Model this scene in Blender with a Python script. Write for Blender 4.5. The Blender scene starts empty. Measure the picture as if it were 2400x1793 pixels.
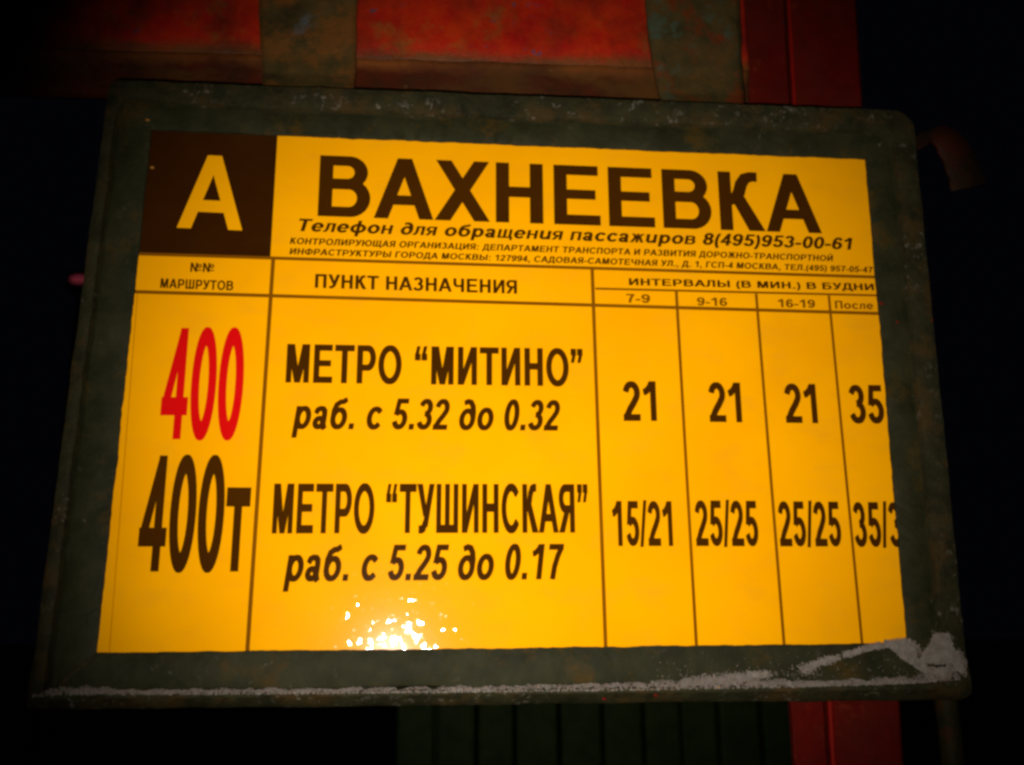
import bpy, bmesh, math, random
from mathutils import Vector, Matrix, noise

# ------------------------------------------------------------------ camera
LENS = 34.9910
CAM_X = [0.995079, -0.098976, -0.004549]
CAM_Y = [-0.019946, -0.245076, 0.969299]
CAM_Z = [-0.097052, -0.964439, -0.245844]
S = bpy.context.scene
COL = S.collection
CAM_POS = Vector((0.0, -0.75, 1.5))
cd = bpy.data.cameras.new("camera"); cam = bpy.data.objects.new("camera", cd); COL.objects.link(cam)
m = Matrix((CAM_X, CAM_Y, CAM_Z)).transposed().to_4x4(); m.translation = CAM_POS
cam.matrix_world = m
cd.sensor_width = 36.0; cd.lens = LENS; cd.clip_start = 0.02; cd.clip_end = 400
cd.dof.use_dof = True; cd.dof.focus_distance = 0.76; cd.dof.aperture_fstop = 5.6
S.camera = cam
S.cycles.filter_width = 3.0
# ------------------------------------------------------------------ night sky
W = bpy.data.worlds.new("World"); S.world = W; W.use_nodes = True
bg = W.node_tree.nodes["Background"]
bg.inputs[0].default_value = (0.45, 0.5, 1.0, 1); bg.inputs[1].default_value = 0.0016
# ------------------------------------------------------------------ the phone's flash beside the lens
FLASH_POS = Vector((-0.026, -0.752, 1.470)); FLASH_AIM = Vector((0.090, 0.0, 1.675))
fl = bpy.data.lights.new("flash_lamp", 'SPOT'); fo = bpy.data.objects.new("flash_lamp", fl); COL.objects.link(fo)
fl.energy = 38.0; fl.color = (1.0, 0.93, 0.86); fl.shadow_soft_size = 0.004
fl.spot_size = math.radians(65); fl.spot_blend = 1.0
fo.location = FLASH_POS
fo.rotation_euler = (FLASH_AIM - FLASH_POS).to_track_quat('-Z', 'Y').to_euler()
# ------------------------------------------------------------------ exposure
S.view_settings.view_transform = 'Standard'; S.view_settings.look = 'None'
S.view_settings.exposure = 0.0; S.view_settings.gamma = 1.0
S.render.engine = 'CYCLES'
S.cycles.max_bounces = 6
S.cycles.sample_clamp_indirect = 4.0

# ------------------------------------------------------------------ helpers
def tag(o, label=None, cat=None, group=None, kind=None):
    if label: o['label'] = label
    if cat: o['category'] = cat
    if group: o['group'] = group
    if kind: o['kind'] = kind
    return o
def empty(name, loc):
    o = bpy.data.objects.new(name, None); COL.objects.link(o); o.location = loc
    o.empty_display_size = 0.05
    return o
def build(name, verts, faces, mat, parent=None, smooth=False, origin=None):
    """one mesh object; verts are given in world metres"""
    base = Vector((0, 0, 0))
    p = parent
    while p is not None:
        base += Vector(p.location); p = p.parent
    off = Vector(origin) if origin is not None else base
    me = bpy.data.meshes.new(name)
    me.from_pydata([tuple(Vector(v) - off) for v in verts], [], faces)
    me.materials.append(mat)
    if smooth:
        for q in me.polygons: q.use_smooth = True
    me.update()
    o = bpy.data.objects.new(name, me); COL.objects.link(o)
    if parent is not None: o.parent = parent
    o.location = off - base
    return o
def box(v, f, x0, x1, y0, y1, z0, z1):
    n = len(v)
    v += [(x0,y0,z0),(x1,y0,z0),(x1,y1,z0),(x0,y1,z0),(x0,y0,z1),(x1,y0,z1),(x1,y1,z1),(x0,y1,z1)]
    f += [(n,n+3,n+2,n+1),(n+4,n+5,n+6,n+7),(n,n+1,n+5,n+4),(n+1,n+2,n+6,n+5),(n+2,n+3,n+7,n+6),(n+3,n,n+4,n+7)]
def bevel(o, w, seg=2):
    b = o.modifiers.new("bevel", 'BEVEL'); b.width = w; b.segments = seg; b.limit_method = 'ANGLE'
    return o
def fbm(p, sc, oct=3):
    p = Vector(p) * sc; a = 1.0; s = 0.0
    for _ in range(oct):
        s += a * noise.noise(p); p = p * 2.03 + Vector((3.1, 7.7, 1.3)); a *= .5
    return s

# ------------------------------------------------------------------ materials
class NT:
    def __init__(self, name):
        self.m = bpy.data.materials.new(name); self.m.use_nodes = True
        self.t = self.m.node_tree; self.b = self.t.nodes["Principled BSDF"]
        g = self.t.nodes.new("ShaderNodeNewGeometry"); self.pos = g.outputs["Position"]
    def l(self, a, b): self.t.links.new(a, b)
    def noise(self, scale, detail=4, rough=.55, stretch=(1,1,1), off=(0,0,0)):
        mp = self.t.nodes.new("ShaderNodeMapping"); mp.inputs["Scale"].default_value = stretch
        mp.inputs["Location"].default_value = off
        self.l(self.pos, mp.inputs[0])
        n = self.t.nodes.new("ShaderNodeTexNoise"); n.inputs["Scale"].default_value = scale
        n.inputs["Detail"].default_value = detail; n.inputs["Roughness"].default_value = rough
        self.l(mp.outputs[0], n.inputs["Vector"]); return n.outputs["Fac"]
    def voro(self, scale, feature='F1', rnd=1.0):
        n = self.t.nodes.new("ShaderNodeTexVoronoi"); n.inputs["Scale"].default_value = scale
        n.feature = feature; n.inputs["Randomness"].default_value = rnd
        self.l(self.pos, n.inputs["Vector"]); return n.outputs["Distance"]
    def ramp(self, fac, a, b, lo=(0,0,0,1), hi=(1,1,1,1)):
        r = self.t.nodes.new("ShaderNodeValToRGB")
        e = r.color_ramp.elements; e[0].position = a; e[1].position = b; e[0].color = lo; e[1].color = hi
        self.l(fac, r.inputs[0]); return r.outputs[0]
    def mix(self, fac, a, b):
        n = self.t.nodes.new("ShaderNodeMix"); n.data_type = 'RGBA'
        for i, x in ((0, fac), (6, a), (7, b)):
            if isinstance(x, (int, float)): n.inputs[i].default_value = x
            elif isinstance(x, tuple): n.inputs[i].default_value = x
            else: self.l(x, n.inputs[i])
        return n.outputs[2]
    def math(self, op, a, b=0.0):
        n = self.t.nodes.new("ShaderNodeMath"); n.operation = op
        for i, x in ((0, a), (1, b)):
            if isinstance(x, (int, float)): n.inputs[i].default_value = x
            else: self.l(x, n.inputs[i])
        return n.outputs[0]
    def bump(self, h, strength, dist, normal=None):
        n = self.t.nodes.new("ShaderNodeBump"); n.inputs["Strength"].default_value = strength
        n.inputs["Distance"].default_value = dist; self.l(h, n.inputs["Height"])
        if normal is not None: self.l(normal, n.inputs["Normal"])
        return n.outputs[0]
    def set(self, **k):
        for a, x in k.items():
            i = self.b.inputs[a.replace('_', ' ')]
            if isinstance(x, (int, float, tuple)): i.default_value = x
            else: self.l(x, i)
        return self.m
C = lambda r, g, b: (r, g, b, 1.0)

def film(name, base, base2, spec=.5):
    """printed self-adhesive film under a rippled glossy laminate"""
    n = NT(name)
    big = n.noise(9, 3)
    col = n.mix(n.ramp(big, .35, .65), base, base2)
    smut = n.ramp(n.noise(26, 6, .6, (1, 1, 1.8), (4, 0, 2)), .50, .80)
    col = n.mix(n.math('MULTIPLY', smut, .16 if base[1] > .3 else .02), col, C(.30, .15, .03))
    ripple = n.noise(125, 1.2, .45)
    dents = n.noise(230, 1, .5)
    h = n.math('ADD', n.math('MULTIPLY', ripple, 1.0), n.math('MULTIPLY', dents, .0))
    nb = n.bump(h, 1.0, BUMP)
    n.set(Base_Color=col, Roughness=.16, Specular_IOR_Level=.022, Coat_Weight=.60, Coat_Roughness=COAT_R, Coat_IOR=1.5)
    n.l(nb, n.b.inputs["Coat Normal"])
    return n.m
BUMP = 0.00066; COAT_R = .028
M_YEL = film("yellow_film", C(.88, .375, .0), C(.82, .335, .0))
M_INK = film("black_ink", C(.043, .0130, .0004), C(.052, .016, .0004))
M_THIN = film("thin_ink", C(.15, .055, .001), C(.18, .065, .001))
M_RED = film("red_ink", C(.62, .004, .004), C(.56, .003, .003))
M_LINE = film("ruled_ink", C(.17, .055, .001), C(.20, .07, .001))
M_BOX = film("black_panel_ink", C(.034, .0095, .0008), C(.026, .008, .0006))
M_FAINT = film("film_seam", C(.62, .25, .0), C(.55, .22, .0))

def painted_steel(name, base, dark, rust, chip, rust_at=.60, chip_at=.70, rough=.6, seed=0., bump=.0006, vein=(1,1,1), spec=.10, edge_z=None, grime=0., chip_scale=150):
    n = NT(name); o = (seed, seed * .7, seed * .3)
    a = n.mix(n.ramp(n.noise(38, 6, .65, off=o), .32, .66), base, dark)
    a = n.mix(n.ramp(n.noise(24, 8, .72, vein, off=(o[0] + 3, o[1], o[2])), rust_at - .05, rust_at + .06), a, rust)
    fine = n.noise(chip_scale, 5, .7, vein, off=(o[0] + 8, o[1], o[2]))
    patch = n.ramp(n.noise(14, 3, .5, off=(o[0] + 5, 0, 0)), .45, .62)
    ch = n.math('MULTIPLY', n.ramp(fine, chip_at - .05, chip_at + .03), patch)
    a = n.mix(ch, a, chip)
    if edge_z is not None:                       # rust creeping along the folded edge of the beam
        sx = n.t.nodes.new("ShaderNodeSeparateXYZ"); n.l(n.pos, sx.inputs[0])
        d = n.math('SUBTRACT', n.math('SUBTRACT', sx.outputs[2], n.math('MULTIPLY', sx.outputs[0], .022)), 1.9985)
        d = n.math('ADD', n.math('MULTIPLY', d, edge_z), n.math('MULTIPLY', n.math('SUBTRACT', n.noise(30, 7, .7, (.5, 1, 1), (2, 2, seed)), .5), 2.2))
        a = n.mix(n.ramp(d, .05, .75, C(1, 1, 1), C(0, 0, 0)), a, C(.13, .038, .007))
    if grime: a = n.mix(n.math('MULTIPLY', n.ramp(n.noise(13, 7, .68, (1, 1, .8), (seed, 2, 5)), .42, .66), grime), a, C(.035, .012, .005))
    h = n.math('ADD', n.noise(60, 7, .7, off=o), n.math('MULTIPLY', n.noise(400, 3), .3))
    n.set(Base_Color=a, Roughness=n.math('ADD', n.math('MULTIPLY', n.noise(30, 3), .25), rough - .12), Specular_IOR_Level=spec)
    n.l(n.bump(h, .8, bump * 2), n.b.inputs["Normal"])
    return n.m
M_FRAME = painted_steel("olive_frame_paint", C(.027, .026, .010), C(.013, .0135, .005), C(.045, .027, .005), C(.075, .068, .045), .60, .67, seed=1., spec=.08)
M_RIM = painted_steel("olive_rim_paint", C(.030, .028, .011), C(.012, .012, .005), C(.042, .026, .008), C(.12, .105, .078), .54, .62, seed=4., spec=.08, vein=(1, 1, 1), bump=.0012)
M_STRAP = painted_steel("rusty_green_strap", C(.085, .052, .014), C(.032, .024, .008), C(.13, .050, .010), C(.085, .095, .095), .50, .60, seed=7., chip_scale=48, bump=.001)
M_STRAP2 = painted_steel("flaking_green_strap", C(.078, .045, .012), C(.030, .026, .009), C(.11, .022, .005), C(.045, .06, .035), .57, .60, seed=12., chip_scale=40, bump=.001)
M_REDP = painted_steel("red_gloss_paint", C(.40, .027, .003), C(.33, .006, .004), C(.26, .060, .010), C(.035, .05, .085), .60, .66, rough=.40, seed=15., bump=.0008, grime=.75, chip_scale=95, edge_z=55.)
M_REDD = painted_steel("old_red_paint", C(.085, .0028, .0008), C(.055, .002, .0008), C(.14, .014, .004), C(.015, .02, .035), .62, .68, rough=.75, seed=19., spec=.05, grime=.5, chip_scale=42)
M_LIP = painted_steel("rusted_lip", C(.06, .008, .002), C(.025, .009, .003), C(.06, .024, .005), C(.12, .07, .03), .52, .70, rough=.7, seed=23., vein=(.35, 1, 1), spec=.04, grime=.6, edge_z=-60.)
M_GREEN = painted_steel("dark_green_paint", C(.011, .020, .002), C(.007, .012, .0015), C(.008, .01, .002), C(.015, .02, .006), .66, .76, spec=.05, seed=27.)
M_POLE = painted_steel("dark_olive_pole", C(.022, .017, .005), C(.011, .011, .004), C(.035, .014, .004), C(.05, .05, .03), .55, .74, seed=31., spec=.05)
M_HOOK = painted_steel("rusty_hook", C(.018, .009, .003), C(.012, .007, .003), C(.035, .008, .003), C(.05, .03, .02), .50, .76, seed=35., spec=.08)
def plain(name, c, r=.6, emit=None, es=0.):
    n = NT(name); n.set(Base_Color=c, Roughness=r, Specular_IOR_Level=.06)
    if emit: n.set(Emission_Color=emit, Emission_Strength=es)
    return n.m
def snow_mat():
    n = NT("snow"); col = n.mix(n.ramp(n.noise(160, 4), .35, .7), C(.20, .160, .130), C(.32, .265, .225))
    n.set(Base_Color=col, Roughness=.8, Specular_IOR_Level=.2, Subsurface_Weight=.35, Subsurface_Scale=.003)
    n.l(n.bump(n.noise(900, 4, .7), .8, .0008), n.b.inputs["Normal"])
    return n.m
M_SNOW = snow_mat()
def asphalt():
    n = NT("wet_asphalt"); n.set(Base_Color=n.mix(n.noise(40, 6, .7), C(.03, .03, .03), C(.06, .06, .06)), Roughness=.8)
    n.l(n.bump(n.noise(200, 4), .5, .004), n.b.inputs["Normal"]); return n.m
M_GROUND = asphalt()

# lettering of the sheet: text, left, right, baseline left, baseline right, cap top, slant, ink (metres on the sign)
TEXTS = [
    ('А', -0.1885, -0.1381, 1.811, 1.81054, 1.87429, 0, 'amber'),
    ('ВАХНЕЕВКА', -0.0801, 0.3376, 1.82501, 1.82556, 1.87818, 0, 'ink'),
    ('Телефон для обращения пассажиров 8(495)953-00-61', -0.0944, 0.3638, 1.81158, 1.8117, 1.82225, 0.22, 'ink'),
    ('КОНТРОЛИРУЮЩАЯ ОРГАНИЗАЦИЯ: ДЕПАРТАМЕНТ ТРАНСПОРТА И РАЗВИТИЯ ДОРОЖНО-ТРАНСПОРТНОЙ', -0.1007, 0.3455, 1.80046, 1.80083, 1.80582, 0.15, 'ink'),
    ('ИНФРАСТРУКТУРЫ ГОРОДА МОСКВЫ: 127994, САДОВАЯ-САМОТЕЧНАЯ УЛ., Д. 1, ГСП-4 МОСКВА, ТЕЛ.(495) 957-05-47', -0.1006, 0.3792, 1.79175, 1.79184, 1.79701, 0.15, 'ink'),
    ('№№', -0.1755, -0.1576, 1.77457, 1.77477, 1.78221, 0, 'ink'),
    ('МАРШРУТОВ', -0.1971, -0.142, 1.76074, 1.76027, 1.76852, 0, 'ink'),
    ('ПУНКТ НАЗНАЧЕНИЯ', -0.0796, 0.0798, 1.76444, 1.76423, 1.77594, 0, 'ink'),
    ('ИНТЕРВАЛЫ (В МИН.) В БУДНИЕ ДНИ', 0.1711, 0.4197, 1.77439, 1.77652, 1.78037, 0, 'ink'),
    ('7-9', 0.1684, 0.188, 1.75948, 1.75958, 1.76691, 0, 'thin'),
    ('9-16', 0.2268, 0.2521, 1.75865, 1.75887, 1.76569, 0, 'thin'),
    ('16-19', 0.2946, 0.3263, 1.75913, 1.7594, 1.76619, 0, 'thin'),
    ('После 19', 0.3433, 0.3917, 1.75933, 1.75966, 1.76614, 0, 'thin'),
    ('400', -0.1868, -0.1274, 1.6421, 1.64297, 1.72863, 0, 'red'),
    ('400т', -0.1948, -0.1168, 1.54535, 1.54547, 1.62987, 0, 'ink'),
    ('МЕТРО “МИТИНО”', -0.0984, 0.1317, 1.68742, 1.68896, 1.71813, 0, 'ink'),
    ('раб. с 5.32 до 0.32', -0.0919, 0.113, 1.65149, 1.65324, 1.6759, 0.2, 'ink'),
    ('МЕТРО “ТУШИНСКАЯ”', -0.1025, 0.1331, 1.57294, 1.57486, 1.60987, 0, 'ink'),
    ('раб. с 5.25 до 0.17', -0.0924, 0.1144, 1.53838, 1.54019, 1.56456, 0.2, 'ink'),
    ('21', 0.1631, 0.1897, 1.66177, 1.66221, 1.69395, 0, 'ink'),
    ('21', 0.2322, 0.2585, 1.66217, 1.66223, 1.69463, 0, 'ink'),
    ('21', 0.2944, 0.3208, 1.66244, 1.66249, 1.69478, 0, 'ink'),
    ('35', 0.3477, 0.3766, 1.6627, 1.66302, 1.69472, 0, 'ink'),
    ('15/21', 0.1515, 0.1983, 1.56485, 1.56504, 1.59907, 0, 'ink'),
    ('25/25', 0.2163, 0.2657, 1.56511, 1.56513, 1.60005, 0, 'ink'),
    ('25/25', 0.2824, 0.332, 1.56512, 1.56521, 1.59989, 0, 'ink'),
    ('35/35', 0.3426, 0.3932, 1.5649, 1.56509, 1.59982, 0, 'ink'),
]
# ================================================================== the setting
v, f = [], []
box(v, f, -150, 150, -60, 240, -0.3, 0.0)
tag(build('ground', v, f, M_GROUND, origin=(0, 0, 0)), kind='structure')

# ================================================================== lettering
# A bold grotesque drawn stroke by stroke. Cap height = 1, baseline 0; every stroke becomes its own strip or
# quad on its own hair-thin layer, so that strokes of one letter never lie in the same plane.
PX, PY = .100, .082                        # half stroke width, sideways and upwards
def strip(P, closed=False, px=PX, py=PY):
    P = [Vector(p) for p in P]; n = len(P); V, F = [], []
    for i, p in enumerate(P):
        a = P[i - 1] if (i or closed) else None; c = P[(i + 1) % n] if (i < n - 1 or closed) else None
        d1 = (p - a).normalized() if a is not None else (c - p).normalized()
        d2 = (c - p).normalized() if c is not None else d1
        d = (d1 + d2).normalized(); k = 1 / max(.6, d.dot(d1)); w = Vector((-d.y * px, d.x * py)) * k
        V += [(p.x + w.x, p.y + w.y), (p.x - w.x, p.y - w.y)]
    for i in range(n if closed else n - 1):
        q = 2 * i; r = (2 * i + 2) % (2 * n); F.append((q, q + 1, r + 1, r))
    return V, F
def arc(cx, cy, rx, ry, a0, a1, n=20):
    return [(cx + rx * math.cos(math.radians(a0 + (a1 - a0) * i / n)), cy + ry * math.sin(math.radians(a0 + (a1 - a0) * i / n))) for i in range(n + 1)]
def ring(cx, cy, rx, ry): return strip(arc(cx, cy, rx, ry, 0, 360, 36)[:-1], True)
def q4(*P): return list(P), [(0, 1, 2, 3)]
def rc(x0, y0, x1, y1): return q4((x0, y0), (x1, y0), (x1, y1), (x0, y1))
def mir(parts, w): return [([(w - x, y) for x, y in V], F) for V, F in parts]
def rot(parts, w, h=1.0): return [([(w - x, h - y) for x, y in V], F) for V, F in parts]
def sc(parts, sx, sy, dx=0, dy=0): return [([(x * sx + dx, y * sy + dy) for x, y in V], F) for V, F in parts]
G = {}
def g(c, w, *parts, lb=.095, rb=.06): G[c] = (w, list(parts), lb, rb)
g('А', 1.0, q4((0,0),(.215,0),(.605,1),(.39,1)), q4((.785,0),(1,0),(.61,1),(.395,1)), rc(.2,.225,.8,.385), lb=.01, rb=.01)
g('В', .86, rc(0,0,.205,1), strip([(.12,.918),(.48,.918)] + arc(.48,.73,.225,.188,80,-80,12) + [(.48,.542),(.12,.542)]),
  strip([(.12,.53),(.52,.53)] + arc(.52,.306,.240,.224,80,-80,12) + [(.52,.082),(.12,.082)]))
g('Е', .80, rc(0,0,.205,1), rc(.1,.835,.77,1), rc(.1,.43,.72,.59), rc(.1,0,.80,.168))
g('Н', .81, rc(0,0,.205,1), rc(.605,0,.81,1), rc(.1,.425,.7,.60), rb=.10)
g('Х', .94, q4((0,0),(.245,0),(.925,1),(.685,1)), q4((.695,0),(.94,0),(.255,1),(.015,1)), lb=.01, rb=.01)
g('Р', .80, rc(0,0,.205,1), strip([(.12,.918),(.46,.918)] + arc(.46,.665,.240,.253,80,-80,12) + [(.46,.412),(.12,.412)]))
g('Т', .83, rc(0,.832,.83,1), rc(.312,0,.518,.9), lb=.03, rb=.03)
g('О', 1.02, ring(.51,.5,.405,.432), lb=.05, rb=.05)
g('М', .98, rc(0,0,.19,1), rc(.79,0,.98,1), q4((.39,0),(.585,0),(.29,1),(.01,1)), q4((.395,0),(.59,0),(.97,1),(.69,1)), rb=.10)
g('И', .83, rc(0,0,.195,1), rc(.635,0,.83,1), q4((.01,0),(.225,0),(.82,1),(.605,1)), rb=.10)
g('N', .83, rc(0,0,.195,1), rc(.635,0,.83,1), q4((.605,0),(.82,0),(.225,1),(.01,1)), rb=.10)
g('П', .81, rc(0,0,.205,1), rc(.605,0,.81,1), rc(.1,.83,.7,1), rb=.10)
g('У', .86, q4((.30,.12),(.52,.12),(.86,1),(.64,1)), q4((.33,.34),(.52,.30),(.235,1),(0,1)), strip([(.10,.075),(.22,.070),(.33,.10),(.41,.20)]), lb=.01, rb=.01)
g('К', .80, rc(0,0,.205,1), strip([(.15,.505),(.28,.53),(.36,.64),(.41,.79),(.49,.895),(.60,.925),(.70,.922)]), q4((.53,0),(.80,0),(.43,.60),(.25,.50)), rb=.01)
g('З', .76, strip(arc(.36,.715,.245,.205,160,-88,16)), strip(arc(.36,.297,.285,.218,88,-160,16)), lb=.03)
g('Ч', .79, rc(.585,0,.79,1), strip([(.10,1.0),(.10,.68)] + arc(.30,.63,.20,.20,190,265,6) + [(.45,.44),(.65,.47)]), rb=.10)
g('Я', .80, *mir([rc(0,0,.205,1), strip([(.12,.918),(.46,.918)] + arc(.46,.70,.240,.218,80,-80,12) + [(.46,.482),(.12,.482)])], .80), q4((0,0),(.245,0),(.52,.44),(.30,.44)), lb=.02, rb=.10)
g('Ш', 1.10, rc(0,0,.195,1), rc(.452,0,.648,1), rc(.905,0,1.10,1), rc(.1,0,1.0,.168), rb=.10)
g('Щ', 1.22, rc(0,0,.195,1), rc(.452,0,.648,1), rc(.905,0,1.10,1), rc(.1,0,1.22,.168), rc(1.06,-.22,1.22,.1), rb=.02)
g('Ц', .95, rc(0,0,.205,1), rc(.605,0,.81,1), rc(.1,0,.95,.168), rc(.79,-.22,.95,.1), rb=.02)
g('С', .94, strip(arc(.5,.5,.395,.432,40,322,30)), lb=.05, rb=.03)
g('Л', .84, rc(.635,0,.84,1), rc(.2,.83,.7,1), strip([(.27,.96),(.265,.45),(.22,.20),(.13,.08),(0,.075)]), lb=.01, rb=.10)
g('Д', .98, rc(.64,.1,.84,1), rc(.25,.83,.7,1), q4((.13,.1),(.33,.1),(.43,1),(.235,1)), rc(0,0,.98,.168), rc(0,-.22,.17,.1), rc(.81,-.22,.98,.1), lb=.01, rb=.01)
g('Г', .66, rc(0,0,.205,1), rc(.1,.83,.66,1), rb=.02)
g('Б', .84, rc(0,0,.205,1), rc(.1,.835,.76,1), strip([(.12,.56),(.50,.56)] + arc(.50,.321,.240,.239,80,-80,12) + [(.50,.082),(.12,.082)]))
g('Ь', .82, rc(0,0,.205,1), strip([(.12,.56),(.48,.56)] + arc(.48,.321,.240,.239,80,-80,12) + [(.48,.082),(.12,.082)]))
g('Ы', 1.12, rc(0,0,.205,1), strip([(.12,.56),(.46,.56)] + arc(.46,.321,.220,.239,80,-80,12) + [(.46,.082),(.12,.082)]), rc(.915,0,1.12,1), rb=.10)
g('Й', .83, *G['И'][1], strip([(.26,1.26),(.34,1.13),(.50,1.13),(.58,1.26)], False, .05, .05), rb=.10)
g('Ж', 1.20, rc(.51,0,.69,1), *sc(G['К'][1][1:], .80, 1, .53), *mir(sc(G['К'][1][1:], .80, 1, .53), 1.20), lb=.01, rb=.01)
g('Ю', 1.36, rc(0,0,.205,1), rc(.1,.42,.5,.59), ring(.88,.5,.375,.432), rb=.05)
g('Ф', 1.15, rc(.475,-.03,.675,1.03), strip(arc(.575,.5,.475,.34,0,360,36)[:-1], True, .1, .075), lb=.03, rb=.03)
g('№', 1.36, *G['N'][1], *sc([ring(.4,.4,.28,.30)], .62, .62, .86, .40), rc(.90,.12,1.34,.24))
g('0', .70, ring(.35,.5,.252,.43), lb=.045, rb=.03)
g('1', .50, rc(.29,0,.49,1), strip([(.0,.715),(.13,.765),(.24,.845),(.32,.96)], False, .085, .085), lb=.09, rb=.18)
g('2', .69, strip(arc(.345,.70,.240,.22,172,-30,14) + [(.43,.45),(.27,.30),(.13,.12)]), rc(.01,0,.68,.172), lb=.03, rb=.05)
g('3', .69, strip(arc(.33,.715,.225,.205,165,-88,14)), strip(arc(.33,.297,.255,.218,88,-165,14)), lb=.035, rb=.045)
g('4', .74, rc(0,.21,.74,.372), rc(.415,0,.605,1), q4((0,.30),(.20,.30),(.60,1),(.43,1)), lb=.01, rb=.02)
g('5', .69, rc(.12,.832,.65,1), q4((.035,.47),(.225,.47),(.29,.92),(.11,.92)), strip(arc(.335,.325,.255,.245,138,-165,18)), lb=.045, rb=.03)
g('6', .70, ring(.355,.315,.25,.235), strip([(.105,.40),(.115,.60),(.17,.78),(.27,.895),(.39,.925),(.52,.88),(.595,.75)]), lb=.035, rb=.04)
g('9', .70, *rot(G['6'][1], .70), lb=.035, rb=.04)
g('7', .67, rc(0,.832,.67,1), strip([(.585,.90),(.44,.66),(.33,.36),(.285,0)]), lb=.05, rb=.05)
g('8', .70, ring(.35,.725,.215,.195), ring(.35,.29,.25,.215), lb=.035, rb=.03)
g('/', .39, q4((0,-.02),(.135,-.02),(.39,1.02),(.255,1.02)), lb=0, rb=0)
g('.', .195, rc(0,0,.195,.19), lb=.10, rb=.09)
g(',', .195, rc(0,0,.195,.19), q4((.07,.02),(.195,.02),(.14,-.2),(.03,-.2)), lb=.10, rb=.09)
g(':', .195, rc(0,0,.195,.19), rc(0,.53,.195,.72), lb=.13, rb=.13)
g('-', .37, rc(0,.265,.37,.44), lb=.05, rb=.05)
g('(', .36, strip(arc(.42,.37,.32,.66,118,242,14), False, .088, .06), lb=.06, rb=.0)
g(')', .36, *mir(G['('][1], .36), lb=.0, rb=.06)
g('“', .56, rc(0,.62,.20,.80), q4((0,.75),(.115,.75),(.20,1.0),(.10,1.0)), rc(.31,.62,.51,.80), q4((.31,.75),(.425,.75),(.51,1.0),(.41,1.0)), lb=.10, rb=.05)
g('”', .56, rc(0,.82,.20,1.0), q4((.0,.62),(.10,.62),(.20,.87),(.085,.87)), rc(.31,.82,.51,1.0), q4((.31,.62),(.41,.62),(.51,.87),(.395,.87)), lb=.05, rb=.08)
g(' ', .0, lb=.20, rb=.19)
g('о', .77, ring(.385,.362,.285,.292), lb=.05, rb=.05)
g('с', .72, strip(arc(.385,.362,.285,.292,38,322,24)), lb=.05, rb=.02)
g('е', .75, strip(arc(.38,.362,.280,.292,5,322,26)), rc(.12,.30,.70,.42), lb=.04, rb=.03)
g('р', .75, rc(0,-.28,.19,.725), ring(.375,.362,.265,.292), lb=.09, rb=.05)
g('а', .71, strip([(.075,.50),(.14,.615),(.26,.655),(.40,.645),(.49,.57),(.51,.44),(.51,.14),(.60,0)]), ring(.29,.205,.185,.135), lb=.05, rb=.03)
g('б', .78, ring(.39,.345,.285,.275), strip([(.105,.36),(.11,.60),(.19,.78),(.36,.865),(.52,.88),(.66,.95)]), lb=.05, rb=.04)
g('∂', .78, ring(.385,.345,.28,.275), strip([(.665,.34),(.665,.55),(.61,.75),(.49,.89),(.33,.925),(.17,.87)]), lb=.05, rb=.04)
g('д', .74, *sc(G['Д'][1], .76, .725), lb=.01, rb=.01)
g('т', .66, rc(0,.557,.66,.725), rc(.235,0,.425,.6), lb=.02, rb=.02)
for a, b in zip('лнпящвж', 'ЛНПЯЩВЖ'):
    w, p, l_, r_ = G[b]; g(a, w * .82, *sc(p, .82, .725), lb=l_ * .8, rb=r_ * .8)
g('ф', 1.02, rc(.415,-.28,.605,1.0), strip(arc(.51,.362,.41,.292,0,360,36)[:-1], True), lb=.05, rb=.05)
g('u', .70, strip([(.095,.725),(.095,.25)] + arc(.29,.25,.195,.17,190,270,5) + [(.42,.10),(.55,.20)]), rc(.51,0,.70,.725), lb=.09, rb=.09)
g('и', .68, *sc(G['И'][1], .82, .725), lb=.08, rb=.08)
def line_mesh(s, bold):
    """bold: extra weight on each side of every stroke, made by overprinting the stroke a little aside"""
    V, F, x = [], [], 0.0
    for c in s:
        w, parts, lb, rb = G[c]; x += lb + bold; lay = 0
        for vs, fs in parts:
            for dx in ((-bold, bold) if bold > 0 else (0,)):
                n = len(V); V += [(a + x + dx, b, lay) for a, b in vs]; F += [tuple(i + n for i in t) for t in fs]; lay += 1
        x += w + rb + bold * .8
    return V, F

SHEET_Y = 0.0
def lettering(s, x0, x1, z0, z0r, z1, shear, mat, parent, lab=None, bold=0.0, y=-0.00025):
    V, F = line_mesh(s.replace('д', '∂').replace('и', 'u') if shear > .15 else s, bold)
    V = [(p[0] + shear * p[1], p[1], p[2]) for p in V]
    a = min(p[0] for p in V); b = max(p[0] for p in V)
    sx = (x1 - x0) / (b - a); out = []
    for p in V:
        t = (p[0] - a) / (b - a); x = x0 + t * (x1 - x0)
        out.append((x, SHEET_Y + y - p[2] * .000015, z0 + (z0r - z0) * t + p[1] * (z1 - z0)))
    bm = bmesh.new(); vv = [bm.verts.new(q) for q in out]
    for q in F:
        try: bm.faces.new([vv[i] for i in q])
        except ValueError: pass
    bmesh.ops.triangulate(bm, faces=[q for q in bm.faces if len(q.verts) > 4])
    bmesh.ops.recalc_face_normals(bm, faces=bm.faces)
    for q in bm.faces:
        if q.normal.y > 0: q.normal_flip()
    bm.verts.index_update()
    vs = [tuple(q.co) for q in bm.verts]; fs = [[q.index for q in w.verts] for w in bm.faces]; bm.free()
    o = build('lettering', vs, fs, mat, parent)
    if lab: o['label'] = lab
    return o

# ================================================================== the route sign
sign = tag(empty('bus_stop_sign', (0.085, 0.0, 1.45)),
           'yellow bus timetable sign in a worn dark olive metal frame on two rusty straps', 'sign')
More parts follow.
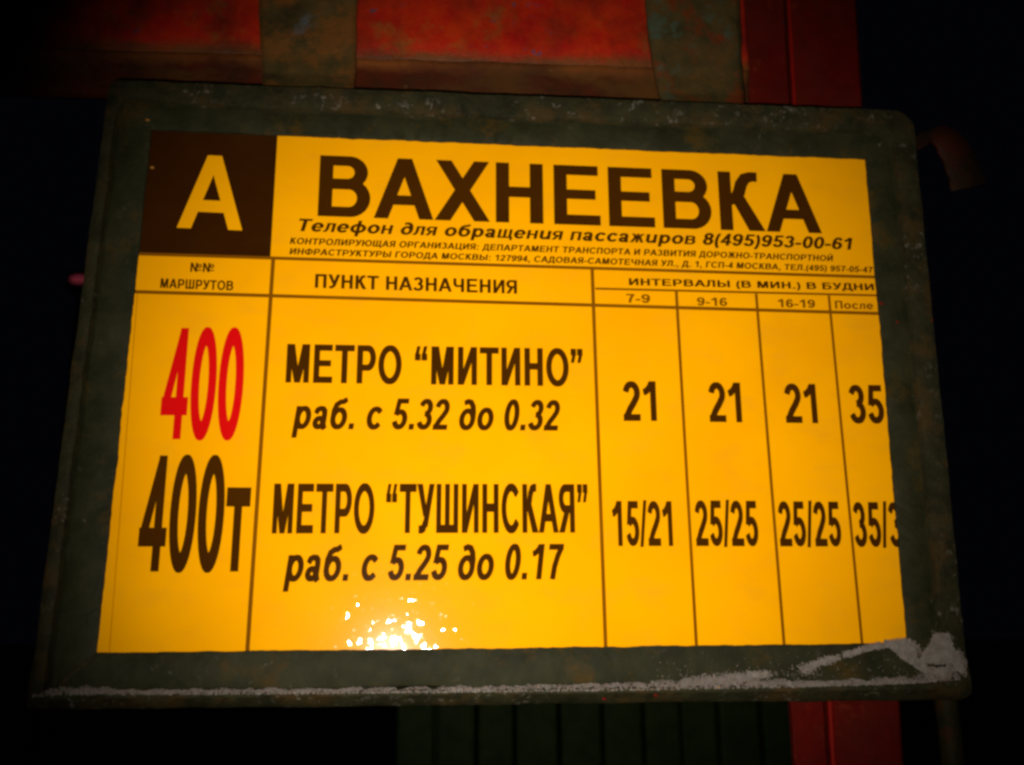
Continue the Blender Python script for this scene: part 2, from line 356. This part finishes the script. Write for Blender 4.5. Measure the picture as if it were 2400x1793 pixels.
# yellow sheet, running a little way under the frame
def grid_sheet(name, x0, x1, z0, z1, y, mat, parent, nx=60, nz=44, amp=.0006):
    V, F = [], []
    for j in range(nz + 1):
        for i in range(nx + 1):
            x = x0 + (x1 - x0) * i / nx; z = z0 + (z1 - z0) * j / nz
            V.append((x, y, z))
    for j in range(nz):
        for i in range(nx):
            a = j * (nx + 1) + i; F.append((a, a + 1, a + nx + 2, a + nx + 1))
    return build(name, V, F, mat, parent, smooth=True)
v, f = [], []; box(v, f, -.234, .398, .0006, .0030, 1.474, 1.912)
bevel(build('backing_plate', v, f, M_FRAME, sign), .0005)
sheet = grid_sheet('printed_sheet', -.232, .396, 1.476, 1.910, SHEET_Y, M_YEL, sign)
tag(sheet, 'glossy yellow printed sheet')
v, f = [], []; v += [(-.225, -.0002, 1.7884), (-.1151, -.0002, 1.7884), (-.1151, -.0002, 1.904), (-.225, -.0002, 1.904)]; f += [(0, 1, 2, 3)]
tag(build('letter_panel', v, f, M_BOX, sheet), 'black square behind the yellow letter A')
def rule(x0, z0, x1, z1, w, mat, y=-.0003, lab=None):
    d = Vector((x1 - x0, z1 - z0)).normalized(); nx, nz = -d.y * w / 2, d.x * w / 2
    v = [(x0 + nx, y, z0 + nz), (x1 + nx, y, z1 + nz), (x1 - nx, y, z1 - nz), (x0 - nx, y, z0 - nz)]
    o = build('ruled_line', v, [(3, 2, 1, 0)], mat, sheet)
    if lab: o['label'] = lab
rule(-.226, 1.7882, .392, 1.7882, .0026, M_LINE)
rule(-.226, 1.7571, .392, 1.7562, .0028, M_LINE, -.00036)
rule(.1434, 1.7707, .392, 1.7720, .0018, M_LINE, -.00042)
rule(-.1128, 1.7895, -.1151, 1.480, .0030, M_LINE, -.00048)
rule(.1412, 1.7870, .1441, 1.480, .0028, M_LINE, -.00048)
rule(.2101, 1.7703, .2127, 1.480, .0024, M_LINE, -.00048)
rule(.2770, 1.7702, .2802, 1.480, .0023, M_LINE, -.00048)
rule(.3388, 1.7706, .3412, 1.480, .0022, M_LINE, -.00048)
rule(-.2136, 1.7560, -.2100, 1.480, .0010, M_FAINT, -.00030, 'faint seam line near the left edge')
MATS = {'amber': M_YEL, 'ink': M_INK, 'red': M_RED, 'thin': M_THIN}
for (s, x0, x1, z0, z0r, z1, sh, mt) in TEXTS:
    bold = 0.0
    if s.startswith('400'): x0 -= .0022; x1 -= .0022
    if s.startswith('МЕТРО'): bold = .032
    elif s.startswith('раб'): bold = .032
    elif s.startswith('400'): bold = .022
    elif s[0] in '123': bold = .028
    elif s.startswith('ПУНКТ') or s.startswith('МАРШ') or s.startswith('№'): bold = .02
    elif s.startswith('ВАХ'): bold = .016
    elif s.startswith('Тел'): bold = .028
    elif mt != 'amber': bold = .022
    # z values are cap top at the left end: slant the baseline with the print
    lettering(s, x0, x1, z0, z0r, z1, sh, MATS[mt], sheet, ('red digits 400' if mt == 'red' else 'printed text ' + s) if mt != 'amber' else 'yellow capital letter A',
              bold, -.00060 if mt != 'amber' else -.00045)

# frame: four mitred rails of folded steel, inner lip flat, outer rim standing proud
IN = [(-.2140, 1.8935), (.3816, 1.8952), (.3762, 1.4925), (-.2183, 1.4893)]          # TL TR BR BL
OUT = [(-.2490, 1.9335), (.4262, 1.9405), (.4185, 1.4512), (-.2590, 1.4515)]
RAD = [.009, .018, .010, .004]
PROF = [(0, -.0006), (0, -.0026), (.03, -.0031), (.35, -.0031), (.62, -.0027), (.665, -.0022), (.695, -.0040), (.708, -.0085), (.722, -.0098),
        (.80, -.0100), (.93, -.0098), (.985, -.0088), (1.0, -.0060), (1.0, .012), (.985, .0145), (.94, .0145), (.94, .0030), (.90, -.0006)]
def lerp(a, b, t): return a + (b - a) * t
def outer_pt(k, u):
    """point on the rounded outer outline for rail k (from corner k to k+1) at u in 0..1"""
    a = Vector(OUT[k]); b = Vector(OUT[(k + 1) % 4]); L = (b - a).length; d = (b - a) / L
    nrm = Vector((d.y, -d.x))                     # points into the frame (path runs clockwise)
    s = u * L; r0 = RAD[k]; r1 = RAD[(k + 1) % 4]
    if s < r0:
        th = math.pi / 4 + (s / r0) * math.pi / 4
        c = a + d * r0 + nrm * r0
        return c - d * r0 * math.cos(th) - nrm * r0 * math.sin(th)
    if s > L - r1:
        th = math.pi / 4 + ((L - s) / r1) * math.pi / 4
        c = b - d * r1 + nrm * r1
        return c + d * r1 * math.cos(th) - nrm * r1 * math.sin(th)
    return a + d * s
SHARE = [.50, .46, .30, .27]                  # how much of each rail its raised rim takes
def share(k, u):
    L = (Vector(OUT[k]) - Vector(OUT[(k + 1) % 4])).length; d = min(u, 1 - u) * L
    o = SHARE[k - 1] if u < .5 else SHARE[(k + 1) % 4]
    w = max(0., min(1., d / .03)); w = w * w * (3 - 2 * w)
    return lerp((SHARE[k] + o) / 2, SHARE[k], w)
def rail(k, N):
    us = []
    for i in range(N + 1):
        us.append(i / N)
    ex = [RAD[k] / .5 * q / 8 for q in range(1, 8)] + [1 - RAD[(k + 1) % 4] / .5 * q / 8 for q in range(1, 8)]
    us = sorted(set([round(q, 5) for q in us + ex]))
    V, F = [], []; n = len(PROF)
    for u in us:
        pi = Vector(IN[k]).lerp(Vector(IN[(k + 1) % 4]), u); po = outer_pt(k, u)
        f = share(k, u)
        for (t, y) in PROF:
            tt = t / .70 * (1 - f) if t < .70 else 1 - (1 - t) / .30 * f
            p = pi.lerp(po, tt)
            w = Vector((p.x, 0, p.y))
            if y < -.001:
                low = max(0., min(1., (1.485 - p.y) / .02))
                if t > .69: y = y * (1 + .45 * low)
                if k == 2 and t >= .80: y = y * (1 - .8 * (t - .78) / .22 * min(1., min(u, 1 - u) * 40))
                y += .00055 * fbm(w, 35) + .0003 * fbm(w, 160)
                if .02 < t < .65: y += .0006 * fbm(w + Vector((5, 0, 0)), 18)
            if t == 0: p = p + (pi - po).normalized() * (.0006 * fbm(w, 28, 2) + .0005 * fbm(w, 130))
            if t >= .93: p = p + (po - pi).normalized() * (.0008 * fbm(w, 30, 3))
            if .6 < t < .8: p = p + (po - pi).normalized() * (.0010 * fbm(w + Vector((0, 9, 0)), 40, 3))
            V.append((p.x, y, p.y))
    for i in range(len(us) - 1):
        for j in range(n):
            a = i * n + j; b = i * n + (j + 1) % n; F.append((a, b, b + n, a + n))
    F.append(tuple(range(n))[::-1]); F.append(tuple((len(us) - 1) * n + j for j in range(n)))
    o = build('frame_rail', V, F, M_FRAME, sign, smooth=True)
    o.data.set_sharp_from_angle(angle=math.radians(38))
    o.data.materials.append(M_RIM)
    for q in o.data.polygons:
        j = q.vertices[0] % n
        if 6 <= j <= 12 and len(q.vertices) == 4: q.material_index = 1
    return o
rl = [rail(0, 260), rail(1, 190), rail(2, 260), rail(3, 190)]
tag(rl[2], 'bottom rail with a projecting ledge that holds snow')
tag(rl[0], 'top rail with scraped paint along its outer rim')
# weld beads on the mitres
for k in range(4):
    a = Vector(IN[k]); b = Vector(OUT[k]); V, F = [], []
    N = 16
    ci = [a.lerp(b, .06 + .56 * i / N) for i in range(N + 1)]
    for i, p in enumerate(ci):
        r = .0011 * (.7 + .5 * abs(math.sin(i * 1.9))) * (0.3 if i in (0, N) else 1)
        d = (b - a).normalized(); nn = Vector((-d.y, d.x))
        for j in range(6):
            th = math.pi * j / 5
            V.append((p.x + nn.x * r * 1.5 * math.cos(th), -.0026 - r * .8 * math.sin(th), p.y + nn.y * r * 1.5 * math.cos(th)))
    for i in range(N):
        for j in range(5): q = i * 6 + j; F.append((q, q + 1, q + 7, q + 6))
    build('weld_bead', V, F, M_RIM, sign, smooth=True)

FL = [(0.38221, 1.76409), (0.39454, 1.7484), (0.42448, 1.74842), (-0.21056, 1.86021), (-0.21755, 1.90158), (0.1772, 1.45756), (0.22422, 1.4623), (0.13947, 1.45537)]
# flecks of stray paint on the frame
M_FLECK = plain("red_fleck", C(.12, .006, .003), .8); M_FLECK2 = plain("amber_fleck", C(.30, .13, .02), .5)
random.seed(3)
for i, (fx, fz) in enumerate(FL):
    r = [.0022, .0014, .0014, .0016, .0018, .0012, .0012, .0014][i]; V = []
    if i == 2: fx -= .004
    y0 = -.0104 if i in (2,) else (-.0152 if i >= 5 and fz < 1.463 else -.0045)
    for k in range(9):
        th = k * 2 * math.pi / 9; q = r * random.uniform(.55, 1.15); V.append((fx + q * 1.2 * math.cos(th), y0 + .0014, fz + q * .8 * math.sin(th)))
    V.append((fx, y0, fz)); F = [(k, (k + 1) % 9, 9) for k in range(9)]
    build('paint_fleck', V, F, M_FLECK2 if i in (3, 4, 6) else M_FLECK, sign, smooth=True)

# two hanging straps: flat bar bent forward at the foot to meet the top rail
def strap(xl0, xr0, xl1, xr1, mat, lab, seed):
    path = [(.030, 2.24), (.0295, 2.10), (.0300, 2.03), (.0290, 1.985), (.0255, 1.966), (.0180, 1.950), (.0120, 1.938), (.0105, 1.925)]
    pts = []
    for i in range(len(path) - 1):
        for j in range(8):
            t = j / 8; pts.append((lerp(path[i][0], path[i + 1][0], t), lerp(path[i][1], path[i + 1][1], t)))
    pts.append(path[-1])
    V, F = [], []; nx = 14
    for (y, z) in pts:
        t = max(0., min(1., (2.04 - z) / .10)); xl = lerp(xl0, xl1, t); xr = lerp(xr0, xr1, t)
        row = []
        for i in range(nx + 1):
            s = i / nx; x = lerp(xl, xr, s)
            if i in (0, nx): x += .0014 * fbm((x, seed, z), 34)
            e = .0012 if i in (0, nx) else 0
            row.append((x, y + e + .0012 * fbm((x, seed, z), 22) + .0003 * fbm((x, seed, z), 150), z))
        V += row + [(p[0], y + .0048, p[2]) for p in row[::-1]]
    n = 2 * (nx + 1)
    for i in range(len(pts) - 1):
        for j in range(n):
            a = i * n + j; b = i * n + (j + 1) % n; F.append((a, a + n, b + n, b))
    F.append(tuple(range(n))); F.append(tuple((len(pts) - 1) * n + j for j in range(n))[::-1])
    o = build('hanging_strap', V, F, mat, sign, smooth=True); o['label'] = lab
    return o
s1 = strap(-.1434, -.0582, -.1326, -.0559, M_STRAP, 'brownish green strap with a bolt near its top', 1)
s2 = strap(.2035, .2917, .2136, .2874, M_STRAP2, 'flaking strap with red paint showing through', 9)
# bolt head on the first strap
def bolt(x, y, z, r, parent, mat):
    V, F = [], []
    for (yy, rr) in ((y, r), (y - .0022, r), (y - .0030, r * .85)):
        for k in range(6):
            th = k * math.pi / 3 + .3; V.append((x + rr * math.cos(th), yy, z + rr * math.sin(th)))
    for i in range(2):
        for k in range(6): a = i * 6 + k; b = i * 6 + (k + 1) % 6; F.append((a, b, b + 6, a + 6))
    F.append((12, 13, 14, 15, 16, 17))
    return build('bolt', V, F, mat, parent)
bolt(-.0985, .0302, 2.003, .0058, s1, M_STRAP)

# bent hook of flat bar at the upper right corner
HO = [(.4215, 1.9130), (.4294, 1.9177), (.4365, 1.9245), (.4429, 1.9295), (.4540, 1.9352), (.4656, 1.9374), (.4750, 1.9352), (.4816, 1.9313), (.4892, 1.9206), (.4973, 1.9031), (.5019, 1.8866)]
HI = [(.4215, 1.9020), (.4320, 1.9085), (.4380, 1.9130), (.4437, 1.9165), (.4490, 1.9190), (.4524, 1.9192), (.4560, 1.9176), (.4583, 1.9145), (.4619, 1.9059), (.4655, 1.8916), (.4682, 1.8777)]
V, F = [], []; N = len(HO)
def spl(P, t):
    x = t * (len(P) - 1); i = min(int(x), len(P) - 2); u = x - i
    p0 = Vector(P[max(i - 1, 0)]); p1 = Vector(P[i]); p2 = Vector(P[i + 1]); p3 = Vector(P[min(i + 2, len(P) - 1)])
    return .5 * (2 * p1 + (p2 - p0) * u + (2 * p0 - 5 * p1 + 4 * p2 - p3) * u * u + (3 * p1 - p0 - 3 * p2 + p3) * u ** 3)
for i in range(61):
    a = spl(HO, i / 60); b = spl(HI, i / 60); y = .004 + .012 * (i / 60)
    rg = (b - a).normalized(); a = a + rg * .0012 * fbm((a.x, 0, a.y), 110, 3); b = b + rg * .0016 * fbm((b.x, 5, b.y), 110, 3)
    d = (b - a).normalized() * .0005
    V += [(a.x, y + .0008, a.y), (a.x + d.x, y, a.y + d.y), ((a.x + b.x) / 2, y - .0006, (a.y + b.y) / 2), (b.x - d.x, y, b.y - d.y), (b.x, y + .0008, b.y), (b.x, y + .0040, b.y), (a.x, y + .0040, a.y)]
for i in range(60):
    for j in range(7):
        a = i * 7 + j; b = i * 7 + (j + 1) % 7; F.append((a, a + 7, b + 7, b))
F.append(tuple(range(7))); F.append(tuple(420 + j for j in range(7))[::-1])
tag(build('hook', V, F, M_HOOK, sign, smooth=True), 'curved rusty metal hook at the upper right corner')

# ================================================================== red steel stand behind the sign
M_SEAM = plain("red_seam", C(.15, .004, .001), .6)
stand = tag(empty('steel_stand', (.35, .06, 0.0)), 'red painted steel crossbeam and upright post standing behind the sign', 'stand')
def bline(x): return 1.9985 + .022 * x
def bar(name, xs, prof, mat, parent, zf, smooth=True, amp=.0006):
    """prof: list of (y, dz) around the section, swept along x"""
    V, F = [], []; n = len(prof)
    for x in xs:
        for (y, dz) in prof:
            w = Vector((x, y, dz))
            V.append((x, y + amp * fbm(w, 20) + amp * .4 * fbm(w, 120), zf(x) + dz + amp * .8 * fbm(w + Vector((0, 4, 0)), 30)))
    for i in range(len(xs) - 1):
        for j in range(n):
            a = i * n + j; b = i * n + (j + 1) % n; F.append((a, b, b + n, a + n))
    F.append(tuple(range(n))[::-1]); F.append(tuple((len(xs) - 1) * n + j for j in range(n)))
    return build(name, V, F, mat, parent, smooth)
xs = [-.75 + (1.052) * i / 300 for i in range(301)]
bar('crossbeam', xs, [(.0445, .0005), (.0445, .03), (.0450, .06), (.0445, .10), (.0445, .20), (.050, .202), (.085, .202), (.085, .0), (.050, .0), (.0458, -.0012)][::-1], M_REDP, stand, bline)
bar('beam_lip', xs, [(.0440, -.0008), (.0470, -.004), (.0500, -.012), (.0510, -.026), (.0530, -.036), (.0580, -.0395), (.064, -.0375), (.062, -.015), (.060, -.002)], M_LIP, stand, bline, amp=.0011)
def upright(name, xl, xr, y0, y1, mat, z0=0.0, z1=2.30, edge=.002):
    zs = [z0, .6, 1.2] + [1.3 + i * .01 for i in range(100)] + [z1]
    V, F = [], []
    for z in zs:
        a, b = xl(z), xr(z); w = .0005 * fbm((0, y0, z), 30)
        V += [(a + edge, y0 + w, z), ((a + b) / 2, y0 + w * 2, z), (b - edge, y0 + w, z), (b, y0 + edge, z), (b, y1, z), (a, y1, z), (a, y0 + edge, z)]
    for i in range(len(zs) - 1):
        for j in range(7):
            p = i * 7 + j; q = i * 7 + (j + 1) % 7; F.append((p, q, q + 7, p + 7))
    F.append(tuple(range(7))[::-1]); F.append(tuple((len(zs) - 1) * 7 + j for j in range(7)))
    return build(name, V, F, mat, stand)
seam = lambda z: .332 + .0225 * (max(1.3, min(2.15, z)) - 1.45)
right = lambda z: .391 + .0365 * (max(1.3, min(2.15, z)) - 1.45)
upright('post', seam, right, .046, .090, M_REDD, edge=.0035)
V, F = [], []
zs_ = [1.0 + i * .012 for i in range(100)]
for z in zs_:
    for j in range(6):
        th = math.pi * j / 5; q = .0020 + .0006 * fbm((1, 1, z), 60)
        V.append((seam(z) + q * math.cos(th), .0472 - q * math.sin(th), z))
for i in range(len(zs_) - 1):
    for j in range(5): q = i * 6 + j; F.append((q, q + 1, q + 7, q + 6))
build('weld_seam', V, F, M_SEAM, stand, smooth=True)
upright('post_flange', lambda z: .3025, lambda z: seam(z) - .0025, .054, .060, M_REDD, edge=.0006)

# ================================================================== dark side pole
pole = tag(empty('side_pole', (.416, .02, 0.0)), 'thin dark olive pole standing behind the snowy corner of the sign frame', 'pole')
V, F = [], []
for z in [0, .8] + [1.0 + .01 * i for i in range(88)]:
    for k in range(10):
        th = 2 * math.pi * k / 10; V.append((.4150 + .0090 * math.cos(th) + .0006 * fbm((0, 0, z), 20), .022 + .009 * math.sin(th), z))
n = len(V) // 10
for i in range(n - 1):
    for k in range(10): a = i * 10 + k; b = i * 10 + (k + 1) % 10; F.append((a, b, b + 10, a + 10))
F.append(tuple((n - 1) * 10 + k for k in range(10)))
build('shaft', V, F, M_POLE, pole, smooth=True)
V, F = [], []; box(V, F, .385, .445, .0, .06, 0, .012); bevel(build('base_plate', V, F, M_POLE, pole), .002)

# ================================================================== dark green board wall behind
WX0, WX1, WTOP = -.02, .64, 1.62
wall = tag(empty('board_fence', (.1, .9, 0.0)), 'dark green fence of narrow vertical boards standing behind the sign', 'fence')
random.seed(4); x = WX0
while x < WX1:
    w = .066 + random.uniform(-.006, .006); V, F = [], []
    y = .90 + random.uniform(-.005, .005)
    box(V, F, x + .002, x + w - .002, y, y + .025, .15, WTOP)
    o = build('board', V, F, M_GREEN, wall); bevel(o, .006, 3); x += w
for zz in (.40, WTOP - .2):
    V, F = [], []; box(V, F, WX0, WX1, .931, .96, zz, zz + .08); build('rail', V, F, M_GREEN, wall)
for xx in (WX0 + .05, WX1 - .1):
    V, F = [], []; box(V, F, xx, xx + .06, .9605, 1.02, 0, WTOP); build('fence_post', V, F, M_GREEN, wall)

# ================================================================== far lamp glowing pink at the left
lamp = tag(empty('far_lamp', (-1.33, 3.05, 0.0)), 'small dim pinkish red lamp glowing far off in the darkness behind the sign', 'lamp')
M_BLK = plain("black_metal", C(.01, .01, .01), .7)
M_PINK = plain("pink_lens", C(.4, .05, .08), .4, C(1.0, .12, .18), .08)
V, F = [], []; box(V, F, -1.315, -1.29, 3.06, 3.09, 0, 2.80); build('pole', V, F, M_BLK, lamp)
V, F = [], []; box(V, F, -1.352, -1.275, 3.03, 3.10, 2.80, 2.88); bevel(build('housing', V, F, M_BLK, lamp), .008)
V, F = [], []
for j in range(7):
    ph = j / 6 * math.pi / 2
    for k in range(16):
        th = 2 * math.pi * k / 16
        V.append((-1.300 + .034 * math.cos(ph) * math.cos(th), 3.029 - .012 * math.sin(ph), 2.840 + .016 * math.cos(ph) * math.sin(th)))
for j in range(6):
    for k in range(16): a = j * 16 + k; b = j * 16 + (k + 1) % 16; F.append((a, b, b + 16, a + 16))
build('lens', V, F, M_PINK, lamp, smooth=True)

# ================================================================== snow on the ledge and in the corner
random.seed(11)
ico = bmesh.new(); bmesh.ops.create_icosphere(ico, subdivisions=1, radius=1)
IV = [Vector(p.co) for p in ico.verts]; IF = [tuple(q.index for q in p.verts) for p in ico.faces]; ico.free()
SV, SF = [], []
def grain(x, y, z, r):
    n = len(SV); a = random.random() * 6.28; ca, sa = math.cos(a), math.sin(a)
    sx, sy, sz = [r * random.uniform(.7, 1.35) for _ in range(3)]
    for p in IV:
        q = random.uniform(.85, 1.15)
        SV.append((x + (p.x * ca - p.z * sa) * sx * q, y + p.y * sy * q, z + (p.x * sa + p.z * ca) * sz * q))
    SF.extend([(a_ + n, b_ + n, c_ + n) for a_, b_, c_ in IF])
def top_z(x): return 1.4628 + .0000 * x
LEDGE_PTS = [(-.2545, 1.4610), (-.235, 1.4622), (-.1, 1.4615), (.05, 1.4612), (.17, 1.4615), (.26, 1.4622), (.33, 1.4632), (.38, 1.4645), (.405, 1.4665)]
def ip(P, x):
    for i in range(len(P) - 1):
        if x <= P[i + 1][0]: return lerp(P[i][1], P[i + 1][1], (x - P[i][0]) / (P[i + 1][0] - P[i][0]))
    return P[-1][1]
HGT = [(-.255, .0015), (-.248, .0035), (-.235, .0048), (-.215, .0050), (-.20, .0028), (-.05, .0030), (.05, .0036), (.12, .0042), (.17, .0052), (.2, .0066), (.24, .0085), (.27, .0050), (.3, .0036), (.36, .0040), (.40, .0060)]
for _ in range(17000):
    x = random.uniform(-.254, .408); h = ip(HGT, x) * (1 + .55 * fbm((x, 0, 0), 90, 3))
    t = random.random() ** 1.5
    grain(x, random.uniform(-.0155, -.004), ip(LEDGE_PTS, x) - .0003 + h * t, random.uniform(.0003, .0007) * (1 - .3 * t))
def band(P, w, cnt, y=-.0042, rr=(.0003, .0007)):
    for _ in range(cnt):
        t = random.random(); p = spl(P, t); ww = w(t)
        if fbm((p.x * 1.0, 3, p.y), 75, 4) < random.gauss(-.16, .14): continue
        gx = p.x + max(-1.2, min(1.2, random.gauss(0, .5))) * ww
        if gx > .4165: continue
        grain(gx, y - abs(random.gauss(0, .0012)), p.y + max(-1.2, min(1.2, random.gauss(0, .45))) * ww, random.uniform(*rr))
band([(.20, 1.4655), (.235, 1.4680), (.262, 1.4710), (.285, 1.4725), (.300, 1.4745)], lambda t: .0035 + .001 * math.sin(9 * t), 3600)
band([(.262, 1.4690), (.285, 1.4735), (.305, 1.4790), (.322, 1.4835), (.335, 1.4868)], lambda t: .0036 * (1 - .5 * t), 2600)
band([(.335, 1.4875), (.350, 1.4905), (.363, 1.4925), (.374, 1.4930), (.380, 1.4900)], lambda t: .0020 + .0012 * t, 2000)
band([(.366, 1.4905), (.378, 1.4870), (.388, 1.4855), (.397, 1.4870), (.400, 1.4920), (.4005, 1.4965)], lambda t: .0040 + .0020 * t, 2400, -.0050)
band([(.392, 1.4850), (.402, 1.4830), (.410, 1.4790), (.4135, 1.4735), (.4100, 1.4690), (.402, 1.4670)], lambda t: .0060, 4000, -.0090, (.0005, .0010))
SNOWP = [(0.36023, 1.49088) , (0.37489, 1.49181) , (0.38268, 1.47966) , (0.39029, 1.48902) , (0.3943, 1.49848) , (0.40402, 1.4998) , (0.4065, 1.48961) , (0.41369, 1.47608) , (0.41417, 1.46804) , (0.40442, 1.4628) , (0.38981, 1.46227) , (0.38883, 1.46959) , (0.38035, 1.47499) , (0.36851, 1.4831)]
SP = [Vector(p) for p in SNOWP]
def inside(p, P):
    r = False
    for i in range(len(P)):
        a, c = P[i], P[(i + 1) % len(P)]
        if (a.y > p.y) != (c.y > p.y) and p.x < (c.x - a.x) * (p.y - a.y) / (c.y - a.y) + a.x: r = not r
    return r
k = 0
while k < 11000:
    p = Vector((random.uniform(.355, .42), random.uniform(1.455, 1.505)))
    if not inside(p, SP) or fbm((p.x, 2, p.y), 150, 3) < -.42: continue
    grain(p.x + random.gauss(0, .0006), lerp(-.0042, -.0108, max(0., min(1., (p.x - .388) / .010))) - random.random() ** 2 * .0025, p.y + random.gauss(0, .0006), random.uniform(.0003, .00075)); k += 1
# thin dusting
for _ in range(260):
    x = random.uniform(.18, .41); z = 1.4640 + abs(random.gauss(0, .010))
    if z < 1.489: grain(x, -.0034, z, random.uniform(.0002, .00045))
build_snow = build('snow', SV, SF, M_SNOW, None, smooth=True, origin=(0.1, -.01, 1.463))
tag(build_snow, 'thin grey line of powdery snow along the bottom ledge of the sign, heaped in the right corner', 'snow', kind='stuff')
